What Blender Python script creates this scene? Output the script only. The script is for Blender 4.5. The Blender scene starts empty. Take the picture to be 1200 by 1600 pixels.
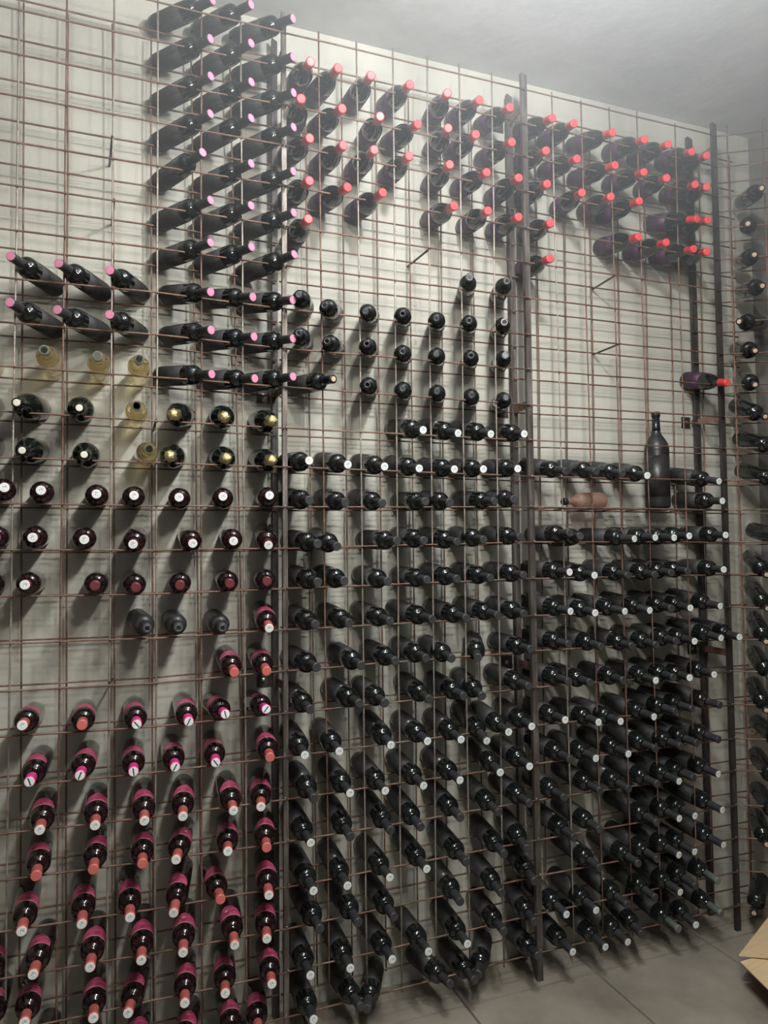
import bpy, math, random
from mathutils import Vector, Matrix
random.seed(7)
S = bpy.context.scene
COL = S.collection

# ------------------------------------------------------------------ camera
cam_data = bpy.data.cameras.new('camera'); cam = bpy.data.objects.new('camera', cam_data); COL.objects.link(cam)
YAW, PITCH, ROLL = 0.35732, 0.04600, -0.00913
fwd = Vector((math.sin(YAW)*math.cos(PITCH), math.cos(YAW)*math.cos(PITCH), math.sin(PITCH)))
rgt = Vector((math.cos(YAW), -math.sin(YAW), 0)); upv = rgt.cross(fwd)
r2 = rgt*math.cos(ROLL) + upv*math.sin(ROLL); u2 = upv*math.cos(ROLL) - rgt*math.sin(ROLL)
m = Matrix((r2, u2, -fwd)).transposed().to_4x4(); m.translation = Vector((0, -2.62854, 1.7733))
cam.matrix_world = m
cam_data.sensor_fit = 'HORIZONTAL'; cam_data.sensor_width = 36; cam_data.lens = 36*1137.87231/1200
S.camera = cam

# ------------------------------------------------------------------ world, lamps, exposure
W = bpy.data.worlds.new('world'); S.world = W; W.use_nodes = True
W.node_tree.nodes['Background'].inputs[0].default_value = (.5, .55, .6, 1)
W.node_tree.nodes['Background'].inputs[1].default_value = .004
S.view_settings.view_transform = 'Standard'; S.view_settings.look = 'None'
S.view_settings.gamma = 1; S.view_settings.use_curve_mapping = False
S.view_settings.exposure = 0.0
GLARE = .12
LAMPS = [((.50, -2.62, 2.86), 54), ((.62, -2.42, 2.98), 50), ((.80, -1.95, 3.36), 68), ((1.05, -1.40, 3.66), 112)]
for i, (loc, en) in enumerate(LAMPS):
    ld = bpy.data.lights.new('ceiling_spot_light', 'POINT'); ld.energy = en; ld.shadow_soft_size = .07; ld.color = (.95, .98, 1) if i == 3 else (1, .97, .89)
    lo = bpy.data.objects.new('ceiling_spot_light', ld); lo.location = loc; COL.objects.link(lo)

# ------------------------------------------------------------------ materials
def mat(name):
    M = bpy.data.materials.new(name); M.use_nodes = True
    nt = M.node_tree; return M, nt, nt.nodes['Principled BSDF']
def simple(name, col, rough=.5, metal=0, coat=0, **kw):
    M, nt, b = mat(name); b.inputs['Base Color'].default_value = (*col, 1); b.inputs['Roughness'].default_value = rough
    b.inputs['Metallic'].default_value = metal; b.inputs['Coat Weight'].default_value = coat
    for k, v in kw.items(): b.inputs[k.replace('_', ' ')].default_value = v
    return M
def noisy(name, stops, scale, rough=.8, bump=.2, bscale=None, detail=8, metal=0, stretch=(1, 1, 1), coord='Object', bdist=.01):
    M, nt, b = mat(name); N = nt.nodes; Lk = nt.links
    tc = N.new('ShaderNodeTexCoord'); mp = N.new('ShaderNodeMapping'); mp.inputs['Scale'].default_value = stretch
    Lk.new(tc.outputs[coord], mp.inputs[0])
    n1 = N.new('ShaderNodeTexNoise'); n1.inputs['Scale'].default_value = scale; n1.inputs['Detail'].default_value = detail; n1.inputs['Roughness'].default_value = .65
    Lk.new(mp.outputs[0], n1.inputs['Vector'])
    cr = N.new('ShaderNodeValToRGB'); e = cr.color_ramp.elements
    e[0].position, e[0].color = stops[0][0], (*stops[0][1], 1); e[1].position, e[1].color = stops[-1][0], (*stops[-1][1], 1)
    for p_, c_ in stops[1:-1]:
        q = e.new(p_); q.color = (*c_, 1)
    Lk.new(n1.outputs[0], cr.inputs[0]); Lk.new(cr.outputs[0], b.inputs['Base Color'])
    n2 = N.new('ShaderNodeTexNoise'); n2.inputs['Scale'].default_value = bscale or scale*6; n2.inputs['Detail'].default_value = 5
    Lk.new(mp.outputs[0], n2.inputs['Vector'])
    bp = N.new('ShaderNodeBump'); bp.inputs['Strength'].default_value = bump; bp.inputs['Distance'].default_value = bdist
    Lk.new(n2.outputs[0], bp.inputs['Height']); Lk.new(bp.outputs[0], b.inputs['Normal'])
    b.inputs['Roughness'].default_value = rough; b.inputs['Metallic'].default_value = metal
    return M
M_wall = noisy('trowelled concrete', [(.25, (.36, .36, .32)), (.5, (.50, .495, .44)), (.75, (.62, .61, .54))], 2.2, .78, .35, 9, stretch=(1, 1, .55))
M_wall2 = noisy('concrete darkened against bounce', [(.25, (.09, .088, .08)), (.5, (.15, .147, .135)), (.75, (.22, .215, .2))], 2.2, .8, .35, 9)  # concrete colour set dark to keep the room's bounce light down
M_ceil = noisy('ceiling plaster', [(.3, (.44, .45, .45)), (.55, (.58, .59, .59)), (.75, (.70, .71, .71))], 1.6, .85, .5, 7)
M_floor = noisy('stone floor tile', [(.3, (.165, .148, .12)), (.5, (.245, .22, .18)), (.72, (.33, .30, .25))], 2.6, .6, .15, 14)
M_grout = simple('dark grout', (.035, .033, .03), .9)
M_rust = noisy('rusty steel rod', [(.3, (.10, .055, .038)), (.5, (.19, .11, .08)), (.72, (.30, .21, .165))], 14, .55, .3, 120, metal=.25)
M_grey = noisy('grey steel rod', [(.3, (.20, .16, .13)), (.5, (.33, .29, .25)), (.72, (.48, .45, .41))], 14, .42, .25, 120, metal=.4)
M_post = noisy('mill steel angle', [(.3, (.055, .045, .04)), (.5, (.13, .11, .10)), (.72, (.30, .28, .27))], 7, .42, .25, 60, metal=.5, stretch=(3, 3, .5))
M_post2 = noisy('dark mill steel', [(.3, (.035, .032, .03)), (.5, (.07, .062, .058)), (.72, (.14, .13, .125))], 7, .45, .25, 60, metal=.5, stretch=(3, 3, .5))
M_weld = simple('weld bead', (.5, .48, .46), .3, .9)
M_glass = simple('black bottle glass', (.009, .011, .011), .04, 0, .35, IOR=1.58)
M_glassred = simple('dark red bottle glass', (.012, .005, .006), .04, 0, .35, IOR=1.58)
M_glassgreen = simple('dark green bottle glass', (.006, .009, .008), .08)
M_dust = noisy('dusty black glass', [(.3, (.014, .014, .015)), (.55, (.026, .026, .027)), (.75, (.05, .05, .05))], 26, .38, .05, 70)
M_lab = noisy('charcoal paper label', [(.3, (.022, .022, .023)), (.7, (.045, .044, .044))], 60, .6, .03, 200)
M_caps = noisy('charcoal capsule foil', [(.3, (.035, .037, .040)), (.7, (.065, .067, .070))], 50, .42, .05, 150, metal=.15)
M_capgloss = simple('glossy black capsule', (.02, .022, .025), .18, .2)
M_amber, _n, b = mat('amber wine glass'); b.inputs['Base Color'].default_value = (.90, .78, .52, 1); b.inputs['Roughness'].default_value = .03; b.inputs['Transmission Weight'].default_value = .96; b.inputs['IOR'].default_value = 1.34
M_rose, _n, b = mat('pinkish frosted glass'); b.inputs['Base Color'].default_value = (.62, .40, .34, 1); b.inputs['Roughness'].default_value = .3; b.inputs['Transmission Weight'].default_value = .7; b.inputs['IOR'].default_value = 1.3
M_clear, _n, b = mat('clear glass neck'); b.inputs['Base Color'].default_value = (.75, .85, .75, 1); b.inputs['Roughness'].default_value = .08; b.inputs['Transmission Weight'].default_value = .85; b.inputs['IOR'].default_value = 1.2
M_redcap = simple('red capsule', (.68, .03, .04), .38, 0, .3)
M_redtop = simple('light red capsule top', (.78, .08, .09), .4)
M_salmon = simple('salmon pink capsule', (.62, .16, .14), .4, .1)
M_hot = simple('hot pink capsule', (.90, .07, .33), .35)
M_maroon = simple('dark red foil', (.17, .035, .045), .35, .2)
M_gold = noisy('crumpled gold foil', [(.3, (.40, .32, .13)), (.7, (.82, .74, .42))], 120, .28, .8, 260, metal=.9, bdist=.004)
M_cork = noisy('natural cork', [(.3, (.42, .30, .18)), (.7, (.66, .52, .36))], 200, .8, .2, 400)
M_card = noisy('corrugated cardboard', [(.3, (.58, .42, .24)), (.7, (.68, .51, .31))], 6, .85, .1, 60, stretch=(1, 12, 1))
M_white = simple('white sticker paper', (.6, .6, .57), .5)
M_greylab = noisy('pale frosted label', [(.3, (.10, .10, .10)), (.7, (.24, .24, .23))], 40, .5, .03, 200)
M_purple = noisy('purple paper label', [(.3, (.03, .013, .035)), (.6, (.06, .022, .055)), (.78, (.22, .03, .08))], 30, .5, .03, 200)
def disc_mat(name, base, mark, kind):
    M, nt, b = mat(name); N = nt.nodes; Lk = nt.links
    tc = N.new('ShaderNodeTexCoord'); sp = N.new('ShaderNodeSeparateXYZ'); Lk.new(tc.outputs['Object'], sp.inputs[0])
    def mth(op, a, b_=None, v=None):
        q = N.new('ShaderNodeMath'); q.operation = op
        if hasattr(a, 'links'): Lk.new(a, q.inputs[0])
        else: q.inputs[0].default_value = a
        if b_ is not None:
            if hasattr(b_, 'links'): Lk.new(b_, q.inputs[1])
            else: q.inputs[1].default_value = b_
        return q.outputs[0]
    X, Y = sp.outputs[0], sp.outputs[1]
    r = mth('SQRT', mth('ADD', mth('MULTIPLY', X, X), mth('MULTIPLY', Y, Y)))
    ring = mth('LESS_THAN', mth('ABSOLUTE', mth('SUBTRACT', r, .0098)), .0007)
    if kind == 'bar':
        f = mth('MULTIPLY', mth('LESS_THAN', mth('ABSOLUTE', Y), .0021), mth('LESS_THAN', r, .0125))
    else:
        nz = N.new('ShaderNodeTexNoise'); nz.inputs['Scale'].default_value = 330; nz.inputs['Detail'].default_value = 1
        Lk.new(tc.outputs['Object'], nz.inputs['Vector'])
        f = mth('MAXIMUM', mth('MULTIPLY', ring, .6), mth('MULTIPLY', mth('GREATER_THAN', nz.outputs[0], .53), mth('LESS_THAN', r, .0072)))
        f = mth('MULTIPLY', f, .75)
    mx = N.new('ShaderNodeMix'); mx.data_type = 'RGBA'; mx.inputs[6].default_value = (*base, 1); mx.inputs[7].default_value = (*mark, 1)
    Lk.new(f, mx.inputs[0]); Lk.new(mx.outputs[2], b.inputs['Base Color']); b.inputs['Roughness'].default_value = .35
    return M
M_dwhite = disc_mat('white capsule disc', (.86, .90, .89), (.22, .27, .28), 'mark')
M_dpink = disc_mat('pink capsule disc', (.72, .24, .40), (.72, .42, .52), 'mark')
M_dstripe = disc_mat('white disc with dark bar', (.80, .84, .84), (.02, .06, .08), 'bar')
M_dcream = simple('cream cap', (.80, .79, .66), .4)
# magenta label: soft waves plus a pale line
M_mag, nt, b = mat('magenta paper label'); N = nt.nodes; Lk = nt.links
tc = N.new('ShaderNodeTexCoord'); mp = N.new('ShaderNodeMapping'); mp.inputs['Scale'].default_value = (14, 14, 70); Lk.new(tc.outputs['Object'], mp.inputs[0])
nz = N.new('ShaderNodeTexNoise'); nz.inputs['Scale'].default_value = 1.2; nz.inputs['Detail'].default_value = 3; nz.inputs['Distortion'].default_value = 1.5; Lk.new(mp.outputs[0], nz.inputs['Vector'])
cr = N.new('ShaderNodeValToRGB'); e = cr.color_ramp.elements; e[0].position = .35; e[0].color = (.30, .03, .09, 1); e[1].position = .68; e[1].color = (.76, .22, .30, 1); q = e.new(.52); q.color = (.52, .06, .165, 1)
Lk.new(nz.outputs[0], cr.inputs[0]); Lk.new(cr.outputs[0], b.inputs['Base Color']); b.inputs['Roughness'].default_value = .45
M_line = simple('pale label edge', (.80, .52, .50), .4)
M_star = simple('pale gold print', (.78, .66, .45), .4)

# ------------------------------------------------------------------ mesh helpers
def mesh(name, vs, fs, mt, smooth=False):
    me = bpy.data.meshes.new(name); me.from_pydata([tuple(v) for v in vs], [], fs); me.validate(); me.update()
    if smooth:
        for p_ in me.polygons: p_.use_smooth = True
    me.materials.append(mt); return me
def obj(name, me, parent=None, kind=None):
    o = bpy.data.objects.new(name, me); COL.objects.link(o)
    if parent: o.parent = parent
    if kind: o['kind'] = kind
    return o
def tag(o, label, cat, group=None):
    o['label'] = label; o['category'] = cat
    if group: o['group'] = group
    return o
def boxm(name, lo, hi, mt):
    x0, y0, z0 = lo; x1, y1, z1 = hi
    v = [(x0,y0,z0),(x1,y0,z0),(x1,y1,z0),(x0,y1,z0),(x0,y0,z1),(x1,y0,z1),(x1,y1,z1),(x0,y1,z1)]
    return mesh(name, v, [(0,3,2,1),(4,5,6,7),(0,1,5,4),(1,2,6,5),(2,3,7,6),(3,0,4,7)], mt)
def lathe(name, prof, mt, n=24, a0=None, a1=None, smooth=True):
    """profile of (z, r) about the local z axis; closed when no angles are given"""
    vs, fs = [], []
    closed = a0 is None
    m_ = n if closed else n+1
    for z, r in prof:
        for i in range(m_):
            t = 2*math.pi*i/n if closed else a0+(a1-a0)*i/n
            vs.append((r*math.cos(t), r*math.sin(t), z))
    for k in range(len(prof)-1):
        for i in range(n):
            a = k*m_+i; b_ = k*m_+(i+1) % m_
            fs.append((a, b_, b_+m_, a+m_))
    if closed:
        if prof[0][1] > 0: fs.append(tuple(reversed(range(m_))))
        if prof[-1][1] > 0: fs.append(tuple(range((len(prof)-1)*m_, len(prof)*m_)))
    me = mesh(name, vs, fs, mt, smooth)
    if smooth and closed:
        for p_ in me.polygons:
            if len(p_.vertices) > 4: p_.use_smooth = False
    return me
def tube(name, pts, r, mt, n=6):
    vs, fs = [], []
    P = [Vector(p_) for p_ in pts]
    for k, p_ in enumerate(P):
        d = (P[min(k+1, len(P)-1)]-P[max(k-1, 0)]).normalized()
        a = d.orthogonal().normalized() if abs(d.z) > .9 else d.cross(Vector((0, 0, 1))).normalized()
        b_ = d.cross(a)
        for i in range(n):
            t = 2*math.pi*i/n; vs.append(p_+a*r*math.cos(t)+b_*r*math.sin(t))
    for k in range(len(P)-1):
        for i in range(n): fs.append((k*n+i, k*n+(i+1) % n, (k+1)*n+(i+1) % n, (k+1)*n+i))
    fs.append(tuple(range(n))[::-1]); fs.append(tuple(range((len(P)-1)*n, len(P)*n)))
    return mesh(name, vs, fs, mt, True)

# ------------------------------------------------------------------ the room
H = 3.898; WY = .2; CX = 3.12; TH = math.radians(35)
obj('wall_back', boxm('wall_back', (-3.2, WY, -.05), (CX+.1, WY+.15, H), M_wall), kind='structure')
dx, dy = math.cos(TH), -math.sin(TH); nx, ny = math.sin(TH), math.cos(TH)
a = Vector((CX, WY, 0)); e_ = a+Vector((dx, dy, 0))*3.2; o1 = Vector((nx, ny, 0))*.15
v = [a, e_, e_+o1, a+o1]; v = [(p_.x, p_.y, -.05) for p_ in v]+[(p_.x, p_.y, H) for p_ in v]
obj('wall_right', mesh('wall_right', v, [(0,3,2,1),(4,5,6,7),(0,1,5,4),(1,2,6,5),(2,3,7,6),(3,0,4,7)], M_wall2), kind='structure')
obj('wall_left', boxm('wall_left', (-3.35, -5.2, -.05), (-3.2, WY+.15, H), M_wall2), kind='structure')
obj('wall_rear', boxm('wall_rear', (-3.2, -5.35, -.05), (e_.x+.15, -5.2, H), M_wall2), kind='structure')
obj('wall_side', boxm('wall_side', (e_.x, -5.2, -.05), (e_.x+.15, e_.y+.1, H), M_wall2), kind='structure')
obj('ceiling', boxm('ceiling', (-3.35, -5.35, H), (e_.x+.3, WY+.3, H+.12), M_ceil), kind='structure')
floor = obj('floor', boxm('floor', (-3.35, -5.35, -.1), (e_.x+.3, WY+.2, -.008), M_grout), kind='structure')
xs = [.69+.6*i for i in range(-4, 8)]; ys = [-.025-.6*i for i in range(0, 7)]
bands = [(-.022, .069, ), (.073, WY)]+[(ys[i+1]+.003, ys[i]-.003) for i in range(5)]
for y0, y1 in bands:
    for i in range(len(xs)-1):
        x0, x1 = xs[i]+.002, xs[i+1]-.002
        if x1 > CX+.3 and y1 > -.3: x1 = min(x1, CX+.25)
        if x1 <= x0: continue
        z = random.uniform(-.0006, .0006); b_ = .003
        vs = [(x0,y0,-.01),(x1,y0,-.01),(x1,y1,-.01),(x0,y1,-.01),(x0+b_,y0+b_,z),(x1-b_,y0+b_,z),(x1-b_,y1-b_,z),(x0+b_,y1-b_,z)]
        obj('floor_tile', mesh('floor_tile', vs, [(4,5,6,7),(0,1,5,4),(1,2,6,5),(2,3,7,6),(3,0,4,7)], M_floor), floor)

# ------------------------------------------------------------------ the wire rack
ROWS = [(-6, -0.6, 3.715, 3.715, 3.715, 3.719, 3.718), (-5, -0.6, 3.571, 3.571, 3.58, 3.569, 3.568), (-4, -0.6, 3.419, 3.419, 3.434, 3.426, 3.422), (-3, -0.6, 3.275, 3.275, 3.278, 3.273, 3.27), (-2, -0.6, 3.117, 3.117, 3.123, 3.114, 3.116), (-1, -0.6, 2.97, 2.97, 2.968, 2.965, 2.966), (0, -0.6, 2.821, 2.821, 2.817, 2.813, 2.815), (1, -0.6, 2.658, 2.664, 2.655, 2.655, 2.661), (2, -0.6, 2.51, 2.515, 2.506, 2.507, 2.512), (3, -0.6, 2.367, 2.366, 2.362, 2.357, 2.362), (4, -0.6, 2.221, 2.212, 2.209, 2.208, 2.213), (5, -0.6, 2.069, 2.067, 2.065, 2.056, 2.062), (6, -0.6, 1.921, 1.918, 1.918, 1.929, 1.923), (7, -0.6, 1.771, 1.764, 1.766, 1.782, 1.775), (8, -0.6, 1.621, 1.615, 1.619, 1.631, 1.624), (9, -0.6, 1.472, 1.464, 1.47, 1.477, 1.472), (10, -0.6, 1.322, 1.312, 1.322, 1.332, 1.325), (11, -0.6, 1.179, 1.165, 1.17, 1.183, 1.175), (12, -0.6, 1.018, 1.011, 1.015, 1.029, 1.023), (13, -0.6, 0.875, 0.865, 0.863, 0.873, 0.87), (14, -0.6, 0.732, 0.719, 0.713, 0.726, 0.722), (15, -0.6, 0.574, 0.56, 0.554, 0.567, 0.567), (16, -0.6, 0.43, 0.415, 0.408, 0.423, 0.42), (17, -0.6, 0.26, 0.26, 0.257, 0.273, 0.27), (18, -0.6, 0.102, 0.102, 0.102, 0.119, 0.118)]
V = {'FL': [[-0.305, 3.608, -0.305, 1.686], [-0.159, 3.534, -0.158, 1.683], [-0.008, 3.571, -0.006, 1.679], [0.14, 3.607, 0.143, 1.676], [0.289, 3.644, 0.295, 1.785], [0.434, 3.557, 0.445, 1.669]], 'RL': [[-0.308, 3.713, -0.291, 1.681], [-0.164, 3.632, -0.148, 1.677], [-0.013, 3.669, 0.007, 1.674], [0.122, 3.702, 0.137, 1.671], [0.272, 3.363, 0.295, 1.785], [0.421, 3.392, 0.453, 1.784]], 'FM': [[0.731, 3.727, 0.743, 1.781], [0.885, 3.66, 0.892, 1.78], [1.039, 3.696, 1.038, 1.779], [1.188, 3.703, 1.185, 1.778], [1.333, 3.709, 1.328, 1.776], [1.485, 3.715, 1.48, 1.775]], 'RM': [[0.714, 3.582, 0.732, 1.782], [0.868, 3.668, 0.879, 1.781], [1.015, 3.646, 1.023, 1.78], [1.165, 3.622, 1.167, 1.778], [1.314, 3.624, 1.306, 1.777], [1.461, 3.712, 1.463, 1.776]], 'FR': [[1.781, 3.694, 1.797, 1.369], [1.932, 3.667, 1.945, 1.361], [2.085, 3.639, 2.097, 1.353], [2.236, 3.729, 2.25, 1.344], [2.453, 3.711, 2.458, 1.333]], 'RR': [[1.792, 3.722, 1.777, 1.353], [1.943, 3.722, 1.916, 1.345], [2.083, 3.688, 2.066, 1.337], [2.239, 3.687, 2.214, 1.329], [2.402, 3.734, 2.37, 1.321], [2.546, 3.762, 2.528, 1.312], [2.739, 3.782, 2.703, 1.303]]}
XA, XB, XC = 0.5955, 1.6435, 2.6950
rack = bpy.data.objects.new('wine_rack', None); rack.location = (XB, 0, 0); COL.objects.link(rack)
tag(rack, 'rusty double wire mesh wine rack on steel angle posts along the concrete wall', 'wine rack')
rack_inv = Matrix.Translation((-XB, 0, 0))
def rpart(name, me, par=None):
    me.transform(rack_inv if (par or rack) is rack else rack2_inv)
    return obj(name, me, par or rack)
WR = .0033; DY = .145
TOPZ = {'left': 3.74, 'middle': 3.76, 'right': 3.74}
def jit(s=.0012): return random.uniform(-s, s)
def hwire(y, pts, mt=M_rust):
    fine = []
    for k in range(len(pts)-1):
        (x0, z0), (x1, z1) = pts[k], pts[k+1]; n = max(1, int((x1-x0)/.15))
        for i in range(n): fine.append((x0+(x1-x0)*i/n, y+jit(), z0+(z1-z0)*i/n+jit()))
    fine.append((pts[-1][0], y, pts[-1][1]))
    rpart('horizontal_wire', tube('horizontal_wire', fine, WR, mt))
for (j, _x, z0, z24, zA, zB, zC) in ROWS:
    dz = -.004
    hwire(-.0035, [(-.75, z0+.002), (-.45, z0), (.135, z24), (XA-.002, zA)])
    hwire(-.0035, [(XA+.002, zA), (XB-.002, zB)]); hwire(-.0035, [(XB+.002, zB), (XC-.002, zC)])
    zj = z24-.006; zk = zA-.006
    hwire(DY, [(-.75, z0-.006), (.135, zj), (XA, zk)], M_rust); hwire(DY, [(XA+.01, zk), (XB, zB-.006)]); hwire(DY, [(XB+.01, zB-.006), (XC, zC-.006), (2.95, zC-.008)])
def vwire(x0, z0, x1, z1, y, top, bot=.09, mt=M_rust):
    s = (x1-x0)/(z1-z0) if abs(z1-z0) > .1 else 0
    pts = []; n = 12
    for i in range(n+1):
        z = top+(bot-top)*i/n; pts.append((x0+s*(z-z0)+jit(.0015), y+jit(), z))
    rpart('vertical_wire', tube('vertical_wire', pts, WR, mt))
for key, y, bay in (('FL', .0035, 'left'), ('FM', .0035, 'middle'), ('FR', .0035, 'right')):
    for w in V[key]: vwire(*w, y, TOPZ[bay]+random.uniform(-.01, .01), mt=M_grey if random.random() < .45 else M_rust)
for key, y, bay in (('RL', DY+.007, 'left'), ('RM', DY+.007, 'middle'), ('RR', DY+.007, 'right')):
    for w in V[key]: vwire(*w, y, TOPZ[bay]-.04+random.uniform(-.01, .01))
for x in (-.455, -.605): vwire(x, 3, x, 1, .0035, 3.7); vwire(x, 3, x, 1, DY+.007, 3.7)
# steel angle posts: front leg faces the room, second leg runs back along its left edge
def post(x, y, z0, z1, w, mt, weldz=(), mirror=1, name='post', par=None, leg=.018):
    t = .004; x0 = x-w/2
    prof = [(x0, y), (x0+w, y), (x0+w, y+t), (x0+t, y+t), (x0+t, y+leg), (x0, y+leg)]
    if mirror < 0: prof = [(2*x-a_, b_) for a_, b_ in prof][::-1]
    vs = [(a_, b_, z0) for a_, b_ in prof]+[(a_, b_, z1-(.03 if k in (2, 3, 1) else 0)*.4) for k, (a_, b_) in enumerate(prof)]
    fs = [(i, (i+1) % 6, 6+(i+1) % 6, 6+i) for i in range(6)]+[(5, 4, 3, 0), (3, 2, 1, 0), (6, 9, 10, 11), (6, 7, 8, 9)]
    p_ = rpart(name, mesh(name, vs, fs, mt), par)
    if weldz:
        vs, fs = [], []
        for z in weldz:
            c = (x+random.uniform(-.006, .01), y-.002, z+.004); k = len(vs); r = .0045
            vs += [(c[0]+r, c[1], c[2]), (c[0]-r, c[1], c[2]), (c[0], c[1]+r, c[2]), (c[0], c[1]-r, c[2]), (c[0], c[1], c[2]+r), (c[0], c[1], c[2]-r)]
            fs += [(k, k+2, k+4), (k+2, k+1, k+4), (k+1, k+3, k+4), (k+3, k, k+4), (k+2, k, k+5), (k+1, k+2, k+5), (k+3, k+1, k+5), (k, k+3, k+5)]
        wm = mesh('weld_beads', vs, fs, M_weld, True); wm.transform(rack_inv); w_ = obj('weld_beads', wm, p_); w_['kind'] = 'stuff'
    return p_
post(XA, .004, .0, 3.805, .018, M_post, [r_[4] for r_ in ROWS])
post(XB, .004, .0, 3.80, .026, M_post, [r_[5] for r_ in ROWS])
post(XC, .004, .0, 3.79, .024, M_post2, [r_[6] for r_ in ROWS])
post(.592, DY+.012, .0, 3.80, .022, M_post2); post(1.662, DY+.012, .0, 3.80, .028, M_post); post(2.69, DY+.012, .0, 3.80, .030, M_post2)
for x, xr in ((XA, .592), (XB, 1.662), (XC, 2.69)):
    for z in (3.665, 2.365, 1.26):
        vs = []
        for s in (-.002, .002):
            vs += [(x+s, .008, z-.016), (xr+s, WY, z-.016), (xr+s, WY, z+.016), (x+s, .008, z+.016)]
        rpart('cross_bar', mesh('cross_bar', vs, [(0,1,2,3),(7,6,5,4),(0,4,5,1),(1,5,6,2),(2,6,7,3),(3,7,4,0)], M_rust))
        pl = rpart('wall_plate', boxm('wall_plate', (xr-.065, WY-.004, z-.028), (xr-.012, WY, z+.028), M_post2))
        bm_ = lathe('bolt', [(0, .009), (.006, .009), (.007, .006), (.013, .005), (.014, .002)], M_weld, 6, smooth=False)
        bm_.transform(Matrix.Translation((xr-.042-XB, WY-.004, z)) @ Matrix.Rotation(math.pi/2, 4, 'X')); obj('bolt', bm_, pl)
for p0, p1 in (((1.19, -.005, 2.966), (1.175, WY, 2.964)), ((2.105, -.005, 2.975), (2.112, WY, 2.97)), ((-.01, -.005, 3.195), (-.02, WY, 3.19)), ((-.003, -.005, 2.974), (-.01, WY, 2.97)), ((2.108, -.005, 2.66), (2.11, WY, 2.66)),
               ((.14, -.005, 2.215), (.137, DY, 2.2)), ((-.006, -.005, 1.325), (.005, DY, 1.31))):
    rpart('tie_rod', tube('tie_rod', [p0, p1], .0042, M_post2))
# wire shelf let in behind the front mesh of the right bay
SZ = 1.921
for x in [XB+.06+.13*i for i in range(8)]:
    rpart('shelf_wire', tube('shelf_wire', [(x, -.004, SZ+.003), (x+.01, DY, SZ+.003)], WR, M_rust))
for y in (.045, .095): rpart('shelf_wire', tube('shelf_wire', [(XB+.03, y, SZ+.009), (XC-.05, y, SZ+.009)], WR, M_rust))

# the rack in the corner, turned towards the room
PX, PY = 2.72, 0.0
rack2 = bpy.data.objects.new('wine_rack', None); rack2.location = (PX, PY, 0); COL.objects.link(rack2)
tag(rack2, 'wire mesh wine rack bending round the dark corner at the right edge', 'wine rack')
rack2_inv = Matrix.Translation((-PX, -PY, 0))
def cpt(s, off, z): return (PX+dx*s+nx*off, PY+dy*s+ny*off, z)
for (j, _x, z0, z24, zA, zB, zC) in ROWS:
    rpart('horizontal_wire', tube('horizontal_wire', [(XC+.006, -.004, zC)]+[cpt(.02+.13*i, -.008+.008*min(i, 1)+jit(), zC+jit(.002)) for i in range(8)], WR, M_rust), rack2)
    rpart('horizontal_wire', tube('horizontal_wire', [(2.78, DY-.02, zC-.01)]+[cpt(.16+.14*i, DY, zC-.012+jit()) for i in range(6)], WR, M_rust), rack2)
for s in (.035, .19, .345, .5, .655, .81):
    rpart('vertical_wire', tube('vertical_wire', [cpt(s+jit(), .007+jit(), 3.78-.9*i) for i in range(4)]+[cpt(s, .007, .1)], WR, M_rust), rack2)
for s in (.07, .26, .34, .5, .65):
    rpart('vertical_wire', tube('vertical_wire', [cpt(s+jit(), DY+.007, 3.70-.9*i) for i in range(4)]+[cpt(s, DY+.007, .1)], WR, M_rust), rack2)
for s, off, w in ((.29, .17, .030), (.85, .004, .030), (.8, .17, .030)):
    q = cpt(s, off, 0)
    post(q[0], q[1], 0, 3.74, w, M_post2, par=rack2)

# ------------------------------------------------------------------ bottles
def bordeaux(r, L=.30):
    return [(0, r*.90), (.003, r*.98), (.008, r), (.05, r), (.12, r), (L-.110, r), (L-.103, r*.99), (L-.096, r*.96), (L-.0905, r*.91), (L-.0865, r*.85), (L-.0835, r*.775), (L-.081, r*.69), (L-.0790, r*.61), (L-.0773, r*.53), (L-.0745, r*.47), (L-.067, .0164), (L-.05, .0146), (L-.012, .0138), (L-.0115, .0150), (L-.002, .0150), (L-.001, .0135)]
def burgundy(r, L=.29):
    return [(0, r*.90), (.003, r*.98), (.008, r), (.08, r), (L-.145, r), (L-.135, r*.99), (L-.12, r*.93), (L-.105, r*.82), (L-.09, r*.67), (L-.078, r*.52), (L-.067, .0172), (L-.05, .0152), (L-.012, .0142), (L-.0115, .0155), (L-.002, .0155), (L-.001, .0135)]
def champ(r, L=.30):
    return [(0, r*.88), (.003, r*.97), (.008, r), (.08, r), (L-.155, r), (L-.142, r*.985), (L-.127, r*.93), (L-.114, r*.83), (L-.104, r*.71), (L-.094, r*.58), (L-.082, r*.46), (L-.06, .0170), (L-.04, .0155), (L-.018, .0150), (L-.017, .0165), (L-.008, .0165), (L-.007, .0130)]
def capsule(L, len_, mt, r0=.0166, r1=.0158):
    return lathe('capsule', [(L-len_, r0-.0004), (L-len_+.001, r0), (L-.014, r1), (L-.013, r1+.0008), (L-.003, r1+.0008), (L-.001, r1), (L, r1-.002)], mt, 20)
def disc(L, mt, r=.0146):
    return lathe('capsule_disc', [(0, r), (.0008, r), (.0012, r-.0012)], mt, 20)
def wrap(z0, z1, r, mt, half=math.pi):
    if half >= math.pi: return lathe('label', [(z0, r), (z0, r+.0004), (z1, r+.0004), (z1, r)], mt, 24)
    return lathe('label', [(z0, r-.0004), (z0, r+.0005), (z1, r+.0005), (z1, r-.0004)], mt, 14, -half, half)
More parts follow.
